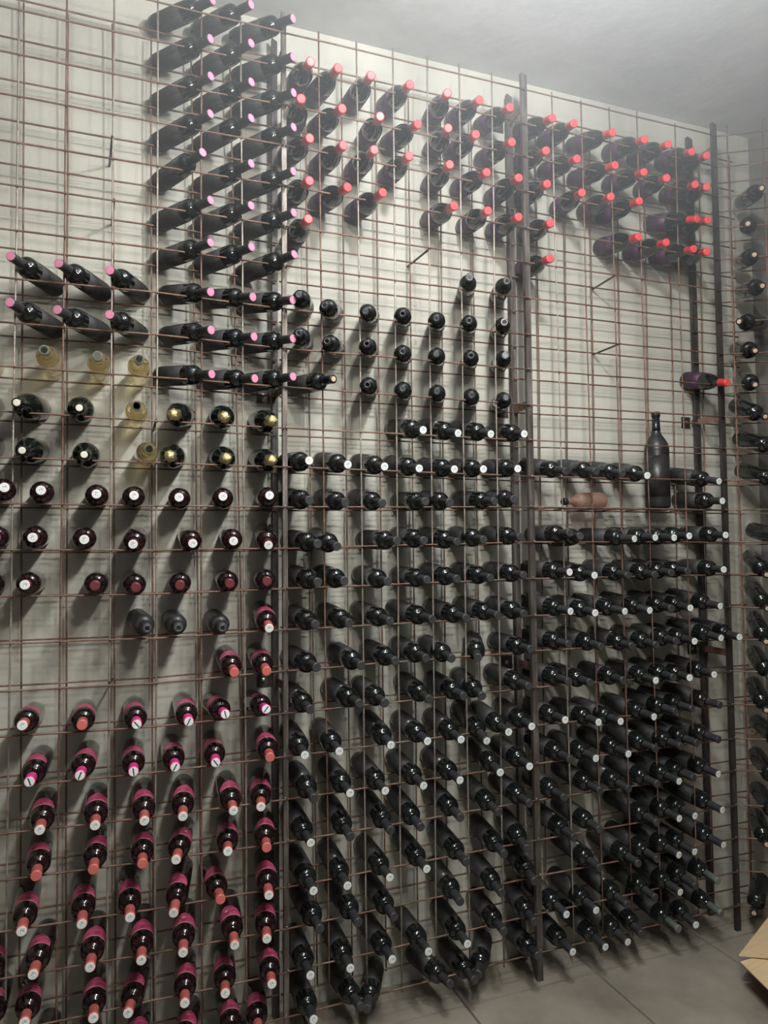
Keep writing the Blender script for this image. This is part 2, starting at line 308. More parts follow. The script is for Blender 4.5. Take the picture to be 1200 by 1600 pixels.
def crescent(z0, z1, r, half, mt, name='label', n=14):
    vs, fs = [], []; R_ = r+.0006
    for i in range(n+1):
        t = -half+2*half*i/n; u = abs(t)/half
        za = z0+(z1-z0)*.55*u**2; zb = z1
        for k in range(4): z = za+(zb-za)*k/3; vs.append((R_*math.cos(t), R_*math.sin(t), z))
    for i in range(n):
        for k in range(3): a_ = i*4+k; fs.append((a_, a_+4, a_+5, a_+1))
    return mesh(name, vs, fs, mt, True)
def star(z, r):
    vs, fs = [], []; R_ = r+.0011
    for k in range(12):
        a_ = 2*math.pi*k/12; ln = .011 if k % 2 == 0 else .007; c = len(vs)
        for (rad_, off) in ((.001, -.5), (.001, .5), (ln, 0)):
            u = rad_*math.cos(a_)-off*.0016*math.sin(a_); w = rad_*math.sin(a_)+off*.0016*math.cos(a_)
            t = u/R_; vs.append((R_*math.cos(t), R_*math.sin(t), z+w))
        fs.append((c, c+1, c+2))
    return mesh('star_print', vs, fs, M_star)
def sticker(z, r, ang=0):
    R_ = r+.0012; vs = []
    for t in (-.11, .11):
        for zz in (z-.007, z+.007): vs.append((R_*math.cos(ang+t), R_*math.sin(ang+t), zz))
    return mesh('sticker', vs, [(0, 2, 3, 1)], M_white)
def body(prof, mt): return lathe('body', prof, mt, 28)
L3 = .30
G1 = body(bordeaux(.038), M_glass); G1d = body(bordeaux(.037), M_dust); G1p = body(bordeaux(.036), M_glass)
Gm = body(bordeaux(.038, .31), M_glassred); Gh = body(bordeaux(.038), M_glassred); Gc = body(champ(.044), M_glassgreen); Ge = body(burgundy(.041), M_glass); Gr = body(bordeaux(.038), M_glassred)
labK = wrap(.03, .165, .038, M_lab); labP = wrap(.02, .165, .036, M_lab)
capK = capsule(L3, .066, M_caps); dW = disc(L3, M_dwhite)
# each entry: (part name, mesh, z offset, sub-parts)
def parts(k):
    return KINDS[k]
dP = disc(L3, M_dpink); dH = disc(L3, M_dstripe)
capP = capsule(L3, .06, M_caps, .0160, .0152); capR = capsule(L3, .05, M_maroon); capH = capsule(L3, .05, M_hot); capM = capsule(.31, .055, M_salmon)
capS = capsule(.31, .055, M_salmon); capE = capsule(.29, .052, M_redcap, .0175, .0168); topE = disc(.29, M_redtop, .0150)
capN = capsule(L3, .05, M_capgloss); capB = capsule(L3, .06, M_capgloss)
magL = crescent(.122, .187, .038, 1.35, M_mag); magLine = crescent(.187, .1895, .038, 1.35, M_line, 'label_edge')
magL2 = crescent(.118, .180, .038, 1.35, M_mag); magLine2 = crescent(.180, .1825, .038, 1.35, M_line, 'label_edge')
embB = lathe('embossed_ring', [(0, .0105), (.0008, .0108), (.0008, .0085), (0, .0082)], simple('grey capsule ring', (.16, .17, .18), .3, .3), 20)
corkN = lathe('cork', [(-.004, .0098), (.0014, .0098), (.0018, .009)], M_cork, 16)
stk = sticker(.155, .038, .35)
goldf = lathe('foil_wrap', [(L3-.075, .0200), (L3-.055, .0172), (L3-.03, .0182), (L3-.018, .0188), (L3-.008, .0178), (L3-.002, .0140), (L3+.002, .0070), (L3+.003, .001)], M_gold, 18)
for v_ in goldf.vertices:
    s_ = 1+random.uniform(-.11, .11); v_.co.x *= s_; v_.co.y *= s_
for p_ in goldf.polygons: p_.use_smooth = False
whitec = lathe('white_cap', [(-.022, .0168), (-.004, .0168), (0, .0150), (.001, .013)], M_glassgreen, 18)
whitet = lathe('cap_top', [(0, .0112), (.0018, .0112), (.0028, .009)], M_dcream, 18)
amb = body(bordeaux(.037), M_amber); ambcork = lathe('cork', [(-.03, .0102), (-.001, .0102)], simple('grey stopper', (.10, .095, .085), .5), 14)
ambring = lathe('neck_ring', [(-.012, .0148), (-.011, .0165), (-.003, .0165), (-.001, .0152)], M_clear, 18)
clearN = lathe('capsule', [(L3-.068, .0168), (L3-.012, .0156), (L3-.011, .0165), (L3-.002, .0165), (L3, .0150)], simple('grey green capsule', (.17, .19, .17), .25, .1), 18)
KINDS = {
 'P': [('body', G1p, 0), ('label', labP, 0), ('capsule', capP, 0), ('capsule_disc', dP, L3)],
 'O': [('body', G1p, 0), ('label', labP, 0), ('capsule', capN, 0), ('cork', corkN, L3)],
 'A': [('body', amb, 0), ('cork', ambcork, L3), ('neck_ring', ambring, L3)],
 'C': [('body', Gc, 0), ('capsule', whitec, L3-.001), ('cap_top', whitet, L3)],
 'G': [('body', Gc, 0), ('foil_wrap', goldf, 0)],
 'R': [('body', Gr, 0), ('capsule', capR, 0), ('capsule_disc', dW, L3)],
 'r': [('body', Gr, 0), ('capsule', capR, 0)],
 'D': [('body', G1d, 0), ('capsule', capK, 0), ('embossed_ring', embB, L3)],
 'm': [('body', Gm, 0), ('label', magL, 0), ('label_edge', magLine, 0), ('capsule', capM, 0), ('capsule_disc', dW, .31)],
 's': [('body', Gm, 0), ('label', magL, 0), ('label_edge', magLine, 0), ('capsule', capS, 0)],
 'H': [('body', Gh, 0), ('label', magL2, 0), ('label_edge', magLine2, 0), ('capsule', capH, 0), ('capsule_disc', dH, L3)],
 'E': [('body', Ge, 0), ('label', wrap(.015, .135, .041, M_purple), 0), ('capsule', capE, 0), ('capsule_disc', topE, .29)],
 'B': [('body', G1p, 0), ('label', wrap(.02, .14, .036, M_greylab), 0), ('capsule', capB, 0), ('embossed_ring', embB, L3)],
 'K': [('body', G1, 0), ('label', labK, 0), ('capsule', capK, 0)],
 'W': [('body', G1, 0), ('label', labK, 0), ('capsule', capK, 0), ('capsule_disc', dW, L3)],
 'T': [('body', G1, 0), ('label', labK, 0), ('capsule', clearN, 0)],
 'F': [('body', body(bordeaux(.037, .25), M_rose), 0), ('stopper', lathe('stopper', [(-.018, .0160), (0, .0160), (.001, .013)], M_capgloss, 16), .25)],
 'N': [('body', body(bordeaux(.040), M_glass), 0), ('capsule', capN, 0), ('cork', corkN, L3)],
}
KINDS['k'] = KINDS['K']+[('sticker', stk, 0)]
KINDS['V'] = KINDS['W']+[('sticker', stk, 0)]
KINDS['L'] = KINDS['E']+[('sticker', sticker(.06, .041, .2), 0)]
LOOK = {'P': 'black bottle with pink capsule end', 'O': 'black bottle with dark glass mouth', 'A': 'amber see-through bottle', 'C': 'dark sparkling bottle with cream cap', 'G': 'dark sparkling bottle in gold foil',
 'R': 'black bottle with dark red neck, white disc', 'r': 'black bottle with dull red neck', 'D': 'dusty black bottle', 'm': 'magenta-labelled bottle with white disc end', 's': 'magenta-labelled bottle with salmon capsule', 'H': 'magenta-labelled bottle with hot pink neck',
 'E': 'black bottle with red capsule', 'L': 'black bottle, red capsule, white tag', 'B': 'black bottle seen end-on', 'K': 'black bottle with grey capsule', 'k': 'black bottle with small sticker', 'W': 'black bottle with white disc end', 'V': 'stickered black bottle with white disc',
 'T': 'black bottle with greenish neck', 'F': 'pinkish frosted bottle lying on shelf', 'N': 'dark bottle with pale cork'}
GROUP = {'P': 'pink-ended bottles at upper left', 'O': 'pink-ended bottles at upper left', 'A': 'amber wine bottles', 'C': 'sparkling wine bottles', 'G': 'sparkling wine bottles', 'R': 'red-necked bottles in the left bay', 'r': 'red-necked bottles in the left bay', 'D': 'dusty bottles in the left bay',
 'm': 'magenta-labelled bottles', 's': 'magenta-labelled bottles', 'H': 'magenta-labelled bottles', 'E': 'red-capsuled bottles at the top', 'L': 'red-capsuled bottles at the top', 'B': 'end-on bottles in the middle bay', 'N': 'corked bottles in the corner rack'}
NAME = {'m': 'rose_wine_bottle', 's': 'rose_wine_bottle', 'H': 'rose_wine_bottle', 'A': 'white_wine_bottle', 'C': 'sparkling_wine_bottle', 'G': 'sparkling_wine_bottle', 'E': 'burgundy_bottle', 'L': 'burgundy_bottle', 'F': 'frosted_bottle'}
ORD = ['', 'first', 'second', 'third', 'fourth', 'fifth', 'sixth', 'seventh', 'eighth', 'ninth', 'tenth', 'eleventh', 'twelfth', 'thirteenth', 'fourteenth', 'fifteenth', 'sixteenth', 'seventeenth', 'eighteenth', 'nineteenth', 'twentieth',
       'twenty-first', 'twenty-second', 'twenty-third', 'twenty-fourth', 'twenty-fifth']
# bay, row from the top, place from the left, kind, base xyz, mouth xyz (metres)
BOTTLES = [
('left', 1, 1, 'P', 0.135, 0.174, 3.748, 0.322, -0.059, 3.729),
('left', 1, 2, 'P', 0.291, 0.177, 3.76, 0.458, -0.071, 3.74),
('left', 1, 3, 'P', 0.435, 0.175, 3.768, 0.615, -0.062, 3.733),
('left', 2, 1, 'P', 0.142, 0.176, 3.598, 0.314, -0.069, 3.578),
('left', 2, 2, 'P', 0.299, 0.178, 3.604, 0.457, -0.076, 3.591),
('left', 2, 3, 'P', 0.446, 0.176, 3.616, 0.613, -0.07, 3.58),
('left', 3, 1, 'P', 0.143, 0.176, 3.444, 0.315, -0.069, 3.441),
('left', 3, 2, 'P', 0.299, 0.178, 3.457, 0.458, -0.076, 3.447),
('left', 3, 3, 'P', 0.448, 0.177, 3.472, 0.615, -0.071, 3.444),
('left', 4, 1, 'P', 0.144, 0.176, 3.291, 0.314, -0.07, 3.303),
('left', 4, 2, 'P', 0.299, 0.178, 3.306, 0.457, -0.077, 3.313),
('left', 4, 3, 'P', 0.451, 0.177, 3.308, 0.613, -0.075, 3.311),
('left', 5, 1, 'P', 0.15, 0.181, 3.141, 0.286, -0.086, 3.15),
('left', 5, 2, 'P', 0.3, 0.178, 3.147, 0.457, -0.078, 3.145),
('left', 5, 3, 'P', 0.453, 0.178, 3.152, 0.611, -0.077, 3.144),
('left', 6, 1, 'P', 0.148, 0.177, 2.986, 0.315, -0.072, 2.991),
('left', 6, 2, 'P', 0.303, 0.179, 2.995, 0.456, -0.079, 2.991),
('left', 6, 3, 'P', 0.453, 0.178, 2.991, 0.612, -0.077, 2.99),
('left', 7, 1, 'P', 0.149, 0.177, 2.84, 0.315, -0.073, 2.839),
('left', 7, 2, 'P', 0.303, 0.178, 2.841, 0.457, -0.079, 2.84),
('left', 7, 3, 'P', 0.461, 0.179, 2.83, 0.613, -0.08, 2.834),
('left', 8, 1, 'P', -0.194, 0.183, 2.707, -0.309, -0.094, 2.7),
('left', 8, 2, 'P', -0.036, 0.181, 2.703, -0.17, -0.088, 2.697),
('left', 8, 3, 'P', 0.095, 0.184, 2.714, -0.015, -0.095, 2.691),
('left', 8, 4, 'P', 0.179, 0.179, 2.718, 0.314, -0.082, 2.66),
('left', 8, 5, 'P', 0.32, 0.179, 2.718, 0.462, -0.079, 2.66),
('left', 8, 6, 'P', 0.466, 0.179, 2.715, 0.606, -0.081, 2.664),
('left', 9, 1, 'P', -0.193, 0.183, 2.552, -0.309, -0.093, 2.551),
('left', 9, 2, 'P', -0.035, 0.18, 2.554, -0.172, -0.086, 2.544),
('left', 9, 3, 'P', 0.091, 0.184, 2.562, -0.014, -0.096, 2.542),
('left', 9, 4, 'P', 0.18, 0.18, 2.562, 0.316, -0.085, 2.525),
('left', 9, 5, 'P', 0.32, 0.179, 2.555, 0.466, -0.081, 2.517),
('left', 9, 6, 'P', 0.466, 0.18, 2.554, 0.606, -0.084, 2.522),
('left', 10, 1, 'A', -0.395, 0.195, 2.4, -0.382, -0.104, 2.394),
('left', 10, 2, 'A', -0.2, 0.196, 2.411, -0.208, -0.104, 2.406),
('left', 10, 3, 'A', -0.045, 0.196, 2.402, -0.049, -0.104, 2.4),
('left', 10, 4, 'A', 0.084, 0.196, 2.399, 0.08, -0.103, 2.4),
('left', 10, 5, 'P', 0.162, 0.178, 2.41, 0.32, -0.075, 2.373),
('left', 10, 6, 'P', 0.325, 0.179, 2.406, 0.468, -0.082, 2.367),
('left', 10, 7, 'P', 0.471, 0.181, 2.404, 0.605, -0.087, 2.383),
('left', 10, 8, 'O', 0.665, 0.186, 2.408, 0.752, -0.1, 2.382),
('left', 11, 1, 'C', -0.397, 0.192, 2.265, -0.401, -0.106, 2.232),
('left', 11, 2, 'C', -0.248, 0.19, 2.264, -0.284, -0.106, 2.231),
('left', 11, 3, 'C', -0.106, 0.191, 2.268, -0.103, -0.106, 2.225),
('left', 11, 4, 'A', 0.078, 0.196, 2.243, 0.073, -0.104, 2.243),
('left', 11, 5, 'G', 0.251, 0.185, 2.268, 0.188, -0.104, 2.221),
('left', 11, 6, 'G', 0.385, 0.189, 2.268, 0.36, -0.106, 2.222),
('left', 11, 7, 'G', 0.533, 0.191, 2.259, 0.528, -0.106, 2.217),
('left', 12, 1, 'C', -0.395, 0.192, 2.127, -0.399, -0.106, 2.094),
('left', 12, 2, 'C', -0.252, 0.191, 2.117, -0.267, -0.106, 2.081),
('left', 12, 3, 'C', -0.085, 0.192, 2.107, -0.087, -0.106, 2.074),
('left', 12, 4, 'A', 0.108, 0.196, 2.104, 0.113, -0.104, 2.1),
('left', 12, 5, 'G', 0.215, 0.19, 2.112, 0.178, -0.106, 2.08),
('left', 12, 6, 'G', 0.383, 0.191, 2.113, 0.367, -0.106, 2.078),
('left', 12, 7, 'G', 0.535, 0.192, 2.108, 0.526, -0.106, 2.076),
('left', 13, 1, 'R', -0.357, 0.192, 1.963, -0.315, -0.105, 1.964),
('left', 13, 2, 'R', -0.226, 0.195, 1.957, -0.212, -0.104, 1.957),
('left', 13, 3, 'R', -0.05, 0.196, 1.955, -0.049, -0.104, 1.948),
('left', 13, 4, 'R', 0.071, 0.196, 1.952, 0.066, -0.104, 1.945),
('left', 13, 5, 'R', 0.237, 0.193, 1.949, 0.209, -0.105, 1.941),
('left', 13, 6, 'R', 0.393, 0.192, 1.949, 0.354, -0.105, 1.946),
('left', 13, 7, 'R', 0.555, 0.192, 1.953, 0.515, -0.105, 1.952),
('left', 14, 1, 'R', -0.367, 0.193, 1.813, -0.339, -0.105, 1.809),
('left', 14, 2, 'R', -0.239, 0.196, 1.817, -0.234, -0.104, 1.808),
('left', 14, 3, 'R', -0.091, 0.195, 1.816, -0.084, -0.105, 1.801),
('left', 14, 4, 'R', 0.085, 0.192, 1.815, 0.064, -0.105, 1.785),
('left', 14, 5, 'R', 0.265, 0.193, 1.815, 0.254, -0.105, 1.786),
('left', 14, 6, 'R', 0.419, 0.192, 1.814, 0.39, -0.105, 1.793),
('left', 14, 7, 'R', 0.552, 0.188, 1.833, 0.511, -0.104, 1.778),
('left', 15, 1, 'R', -0.377, 0.194, 1.659, -0.351, -0.105, 1.662),
('left', 15, 2, 'R', -0.252, 0.196, 1.658, -0.254, -0.103, 1.661),
('left', 15, 3, 'r', -0.047, 0.196, 1.657, -0.051, -0.104, 1.653),
('left', 15, 4, 'r', 0.07, 0.195, 1.659, 0.074, -0.105, 1.643),
('left', 15, 5, 'r', 0.238, 0.194, 1.655, 0.213, -0.105, 1.647),
('left', 15, 6, 'r', 0.4, 0.194, 1.656, 0.378, -0.105, 1.648),
('left', 15, 7, 'r', 0.547, 0.192, 1.655, 0.506, -0.105, 1.653),
('left', 16, 1, 'D', 0.087, 0.194, 1.516, 0.11, -0.105, 1.509),
('left', 16, 2, 'D', 0.209, 0.197, 1.508, 0.209, -0.103, 1.506),
('left', 16, 3, 'D', 0.36, 0.196, 1.504, 0.354, -0.104, 1.499),
('left', 16, 4, 'm', 0.542, 0.191, 1.531, 0.511, -0.115, 1.491),
('left', 17, 1, 's', 0.403, 0.194, 1.367, 0.392, -0.115, 1.347),
('left', 17, 2, 's', 0.522, 0.193, 1.37, 0.502, -0.115, 1.344),
('left', 18, 1, 'm', -0.25, 0.194, 1.206, -0.255, -0.115, 1.231),
('left', 18, 2, 's', -0.086, 0.195, 1.203, -0.085, -0.114, 1.216),
('left', 18, 3, 'H', 0.078, 0.197, 1.2, 0.079, -0.103, 1.2),
('left', 18, 4, 'H', 0.249, 0.196, 1.202, 0.243, -0.104, 1.194),
('left', 18, 5, 'H', 0.351, 0.195, 1.194, 0.363, -0.105, 1.208),
('left', 18, 6, 'H', 0.502, 0.194, 1.191, 0.502, -0.105, 1.213),
('left', 19, 1, 'H', -0.222, 0.196, 1.056, -0.234, -0.104, 1.054),
('left', 19, 2, 'H', -0.072, 0.195, 1.058, -0.09, -0.105, 1.057),
('left', 19, 3, 'H', 0.077, 0.196, 1.051, 0.07, -0.104, 1.05),
('left', 19, 4, 'H', 0.208, 0.196, 1.051, 0.2, -0.104, 1.05),
('left', 19, 5, 'H', 0.358, 0.194, 1.053, 0.331, -0.105, 1.05),
('left', 19, 6, 's', 0.549, 0.193, 1.054, 0.513, -0.115, 1.05),
('left', 20, 1, 'm', -0.205, 0.197, 0.909, -0.203, -0.113, 0.907),
('left', 20, 2, 'm', -0.041, 0.196, 0.906, -0.044, -0.114, 0.899),
('left', 20, 3, 'm', 0.113, 0.195, 0.905, 0.104, -0.115, 0.893),
('left', 20, 4, 'm', 0.252, 0.193, 0.903, 0.224, -0.115, 0.891),
('left', 20, 5, 'm', 0.406, 0.195, 0.898, 0.389, -0.115, 0.887),
('left', 20, 6, 'm', 0.536, 0.19, 0.894, 0.481, -0.115, 0.888),
('left', 21, 1, 's', -0.219, 0.196, 0.767, -0.211, -0.114, 0.77),
('left', 21, 2, 's', -0.038, 0.196, 0.763, -0.048, -0.114, 0.763),
('left', 21, 3, 's', 0.109, 0.195, 0.751, 0.099, -0.114, 0.758),
('left', 21, 4, 'm', 0.257, 0.19, 0.75, 0.203, -0.115, 0.755),
('left', 21, 5, 'm', 0.41, 0.192, 0.742, 0.37, -0.115, 0.756),
('left', 21, 6, 's', 0.543, 0.192, 0.743, 0.501, -0.115, 0.748),
('left', 22, 1, 'm', -0.255, 0.196, 0.613, -0.249, -0.114, 0.612),
('left', 22, 2, 'm', -0.078, 0.196, 0.614, -0.08, -0.114, 0.602),
('left', 22, 3, 'm', 0.066, 0.196, 0.604, 0.062, -0.114, 0.596),
('left', 22, 4, 'm', 0.252, 0.19, 0.608, 0.196, -0.114, 0.586),
('left', 22, 5, 's', 0.348, 0.196, 0.595, 0.347, -0.114, 0.602),
('left', 22, 6, 'm', 0.55, 0.192, 0.593, 0.508, -0.115, 0.589),
('left', 23, 1, 'm', -0.364, 0.192, 0.452, -0.329, -0.115, 0.479),
('left', 23, 2, 'm', -0.199, 0.194, 0.462, -0.216, -0.115, 0.478),
('left', 23, 3, 'm', -0.041, 0.195, 0.462, -0.055, -0.114, 0.466),
('left', 23, 4, 'm', 0.115, 0.195, 0.459, 0.097, -0.115, 0.456),
('left', 23, 5, 'm', 0.26, 0.193, 0.454, 0.226, -0.115, 0.455),
('left', 23, 6, 'm', 0.416, 0.194, 0.459, 0.393, -0.115, 0.446),
('left', 23, 7, 'm', 0.548, 0.191, 0.437, 0.501, -0.115, 0.446),
('left', 24, 1, 'm', -0.339, 0.193, 0.314, -0.334, -0.115, 0.351),
('left', 24, 2, 'm', -0.239, 0.192, 0.304, -0.238, -0.115, 0.341),
('left', 24, 3, 'm', -0.042, 0.194, 0.283, -0.044, -0.115, 0.31),
('left', 24, 4, 'm', 0.107, 0.19, 0.276, 0.058, -0.115, 0.302),
('left', 24, 5, 'm', 0.263, 0.193, 0.275, 0.232, -0.115, 0.294),
('left', 24, 6, 'm', 0.401, 0.191, 0.271, 0.362, -0.115, 0.297),
('left', 24, 7, 'm', 0.555, 0.191, 0.265, 0.518, -0.115, 0.294),
('left', 25, 1, 'm', -0.188, 0.191, 0.161, -0.198, -0.115, 0.206),
('left', 25, 2, 'm', -0.057, 0.192, 0.131, -0.053, -0.115, 0.168),
('left', 25, 3, 'm', 0.108, 0.191, 0.12, 0.074, -0.115, 0.157),
('left', 25, 4, 'm', 0.281, 0.188, 0.105, 0.219, -0.113, 0.14),
('left', 25, 5, 'm', 0.406, 0.192, 0.108, 0.391, -0.115, 0.147),
('left', 25, 6, 'm', 0.515, 0.191, 0.118, 0.472, -0.115, 0.148),
('middle', 1, 1, 'E', 0.679, 0.186, 3.639, 0.674, -0.093, 3.562),
('middle', 1, 2, 'E', 0.754, 0.19, 3.604, 0.78, -0.096, 3.561),
('middle', 1, 3, 'E', 0.918, 0.19, 3.611, 0.91, -0.096, 3.561),
('middle', 1, 4, 'E', 1.068, 0.188, 3.627, 1.071, -0.095, 3.561),
('middle', 1, 5, 'E', 1.287, 0.186, 3.622, 1.232, -0.093, 3.563),
('middle', 1, 6, 'E', 1.39, 0.187, 3.635, 1.375, -0.094, 3.564),
('middle', 1, 7, 'E', 1.526, 0.187, 3.633, 1.515, -0.094, 3.562),
('middle', 2, 1, 'E', 0.676, 0.187, 3.473, 0.637, -0.094, 3.413),
('middle', 2, 2, 'E', 0.765, 0.187, 3.47, 0.795, -0.094, 3.408),
('middle', 2, 3, 'E', 0.98, 0.187, 3.465, 0.945, -0.095, 3.408),
('middle', 2, 4, 'E', 1.081, 0.188, 3.468, 1.103, -0.095, 3.409),
('middle', 2, 5, 'E', 1.285, 0.186, 3.479, 1.233, -0.093, 3.42),
('middle', 2, 6, 'E', 1.381, 0.187, 3.483, 1.355, -0.094, 3.417),
('middle', 2, 7, 'E', 1.53, 0.188, 3.482, 1.521, -0.095, 3.417),
('middle', 3, 1, 'E', 0.644, 0.187, 3.335, 0.669, -0.094, 3.27),
('middle', 3, 2, 'E', 0.772, 0.19, 3.311, 0.798, -0.096, 3.267),
('middle', 3, 3, 'E', 0.924, 0.19, 3.319, 0.92, -0.096, 3.272),
('middle', 3, 4, 'E', 1.072, 0.19, 3.323, 1.064, -0.096, 3.274),
('middle', 3, 5, 'E', 1.275, 0.188, 3.322, 1.237, -0.095, 3.272),
('middle', 3, 6, 'E', 1.411, 0.188, 3.331, 1.402, -0.095, 3.269),
('middle', 3, 7, 'E', 1.576, 0.19, 3.315, 1.549, -0.096, 3.272),
('middle', 4, 1, 'E', 0.644, 0.189, 3.157, 0.667, -0.096, 3.109),
('middle', 4, 2, 'E', 0.771, 0.188, 3.158, 0.814, -0.095, 3.11),
('middle', 4, 3, 'E', 0.923, 0.19, 3.148, 0.954, -0.096, 3.112),
('middle', 4, 4, 'E', 1.27, 0.188, 3.172, 1.255, -0.095, 3.108),
('middle', 4, 5, 'E', 1.439, 0.188, 3.168, 1.405, -0.095, 3.112),
('middle', 4, 6, 'E', 1.582, 0.187, 3.169, 1.546, -0.094, 3.108),
('middle', 5, 1, 'E', 0.663, 0.193, 2.996, 0.662, -0.096, 2.966),
('middle', 6, 1, 'B', 1.435, 0.183, 2.863, 1.318, -0.092, 2.832),
('middle', 6, 2, 'B', 1.597, 0.183, 2.873, 1.485, -0.093, 2.836),
('middle', 7, 1, 'B', 0.72, 0.184, 2.728, 0.625, -0.096, 2.682),
('middle', 7, 2, 'B', 0.845, 0.181, 2.717, 0.723, -0.087, 2.656),
('middle', 7, 3, 'B', 1.0, 0.181, 2.722, 0.882, -0.086, 2.651),
('middle', 7, 4, 'B', 1.141, 0.182, 2.718, 1.031, -0.09, 2.656),
('middle', 7, 5, 'B', 1.297, 0.181, 2.713, 1.174, -0.087, 2.654),
('middle', 7, 6, 'B', 1.444, 0.18, 2.711, 1.316, -0.086, 2.659),
('middle', 7, 7, 'B', 1.596, 0.181, 2.708, 1.473, -0.089, 2.668),
('middle', 8, 1, 'B', 0.717, 0.185, 2.577, 0.624, -0.098, 2.541),
('middle', 8, 2, 'B', 0.85, 0.182, 2.57, 0.731, -0.09, 2.523),
('middle', 8, 3, 'B', 0.991, 0.183, 2.571, 0.884, -0.093, 2.526),
('middle', 8, 4, 'B', 1.139, 0.182, 2.559, 1.028, -0.092, 2.51),
('middle', 8, 5, 'B', 1.295, 0.181, 2.561, 1.171, -0.088, 2.513),
('middle', 8, 6, 'B', 1.448, 0.181, 2.559, 1.321, -0.088, 2.52),
('middle', 8, 7, 'B', 1.594, 0.182, 2.559, 1.474, -0.092, 2.532),
('middle', 9, 1, 'B', 0.993, 0.183, 2.419, 0.885, -0.093, 2.372),
('middle', 9, 2, 'B', 1.14, 0.183, 2.407, 1.027, -0.092, 2.367),
('middle', 9, 3, 'B', 1.293, 0.182, 2.403, 1.171, -0.09, 2.367),
('middle', 9, 4, 'B', 1.448, 0.181, 2.396, 1.321, -0.088, 2.362),
('middle', 9, 5, 'B', 1.591, 0.183, 2.385, 1.473, -0.092, 2.361),
('middle', 10, 1, 'W', 1.094, 0.19, 2.263, 1.104, -0.105, 2.21),
('middle', 10, 2, 'V', 1.224, 0.188, 2.271, 1.252, -0.103, 2.205),
('middle', 10, 3, 'V', 1.373, 0.188, 2.273, 1.395, -0.104, 2.208),
('middle', 10, 4, 'W', 1.558, 0.19, 2.268, 1.546, -0.105, 2.215),
('middle', 11, 1, 'W', 0.634, 0.193, 2.101, 0.658, -0.105, 2.079),
('middle', 11, 2, 'W', 0.78, 0.191, 2.113, 0.803, -0.105, 2.069),
('middle', 11, 3, 'W', 0.937, 0.191, 2.113, 0.946, -0.105, 2.066),
('middle', 11, 4, 'W', 1.077, 0.191, 2.112, 1.086, -0.105, 2.063),
('middle', 11, 5, 'W', 1.224, 0.191, 2.106, 1.233, -0.105, 2.064),
('middle', 11, 6, 'W', 1.372, 0.192, 2.107, 1.359, -0.105, 2.068),
('middle', 11, 7, 'V', 1.534, 0.192, 2.109, 1.513, -0.105, 2.074),
('middle', 12, 1, 'K', 0.639, 0.193, 1.964, 0.659, -0.105, 1.936),
('middle', 12, 2, 'K', 0.78, 0.192, 1.964, 0.793, -0.105, 1.93),
('middle', 12, 3, 'K', 0.923, 0.192, 1.968, 0.937, -0.105, 1.93),
('middle', 12, 4, 'K', 1.117, 0.194, 1.958, 1.111, -0.105, 1.938),
('middle', 12, 5, 'K', 1.227, 0.192, 1.967, 1.212, -0.105, 1.935),
('middle', 12, 6, 'K', 1.386, 0.193, 1.967, 1.408, -0.105, 1.943),
('middle', 12, 7, 'K', 1.546, 0.19, 1.974, 1.495, -0.105, 1.952),
('middle', 13, 1, 'K', 0.654, 0.192, 1.803, 0.689, -0.105, 1.781),
('middle', 13, 2, 'K', 0.75, 0.192, 1.813, 0.761, -0.105, 1.771),
('middle', 13, 3, 'K', 0.963, 0.193, 1.801, 0.994, -0.105, 1.79),
('middle', 13, 4, 'K', 1.107, 0.194, 1.816, 1.103, -0.105, 1.79),
('middle', 13, 5, 'K', 1.225, 0.192, 1.816, 1.242, -0.105, 1.784),
('middle', 13, 6, 'K', 1.369, 0.193, 1.818, 1.356, -0.105, 1.792),
('middle', 13, 7, 'K', 1.524, 0.195, 1.818, 1.521, -0.105, 1.802),
('middle', 14, 1, 'K', 0.664, 0.193, 1.664, 0.689, -0.105, 1.644),
('middle', 14, 2, 'K', 0.779, 0.194, 1.664, 0.787, -0.105, 1.646),
('middle', 14, 3, 'K', 0.946, 0.194, 1.658, 0.955, -0.105, 1.64),
('middle', 14, 4, 'K', 1.11, 0.196, 1.652, 1.115, -0.104, 1.642),
('middle', 14, 5, 'K', 1.233, 0.194, 1.665, 1.24, -0.105, 1.642),
('middle', 14, 6, 'K', 1.381, 0.194, 1.665, 1.384, -0.105, 1.643),
('middle', 14, 7, 'K', 1.536, 0.195, 1.664, 1.534, -0.104, 1.65),
('middle', 15, 1, 'K', 0.663, 0.194, 1.511, 0.679, -0.105, 1.495),
('middle', 15, 2, 'K', 0.794, 0.194, 1.514, 0.805, -0.105, 1.494),
('middle', 15, 3, 'K', 0.933, 0.192, 1.516, 0.963, -0.105, 1.494),
('middle', 15, 4, 'K', 1.085, 0.19, 1.518, 1.134, -0.105, 1.493),
('middle', 15, 5, 'K', 1.255, 0.193, 1.515, 1.276, -0.105, 1.492),
('middle', 15, 6, 'K', 1.391, 0.193, 1.52, 1.415, -0.105, 1.496),
('middle', 15, 7, 'K', 1.546, 0.194, 1.517, 1.531, -0.105, 1.497),
('middle', 16, 1, 'K', 0.652, 0.193, 1.352, 0.683, -0.105, 1.344),
('middle', 16, 2, 'K', 0.841, 0.195, 1.356, 0.85, -0.105, 1.339),
('middle', 16, 3, 'K', 0.977, 0.195, 1.358, 0.982, -0.104, 1.347),
('middle', 16, 4, 'K', 1.105, 0.195, 1.367, 1.106, -0.105, 1.349),
('middle', 16, 5, 'K', 1.229, 0.193, 1.366, 1.212, -0.105, 1.342),
('middle', 16, 6, 'K', 1.447, 0.181, 1.371, 1.329, -0.092, 1.336),
('middle', 16, 7, 'K', 1.561, 0.197, 1.358, 1.561, -0.103, 1.356),
('middle', 17, 1, 'k', 0.652, 0.195, 1.213, 0.659, -0.105, 1.198),
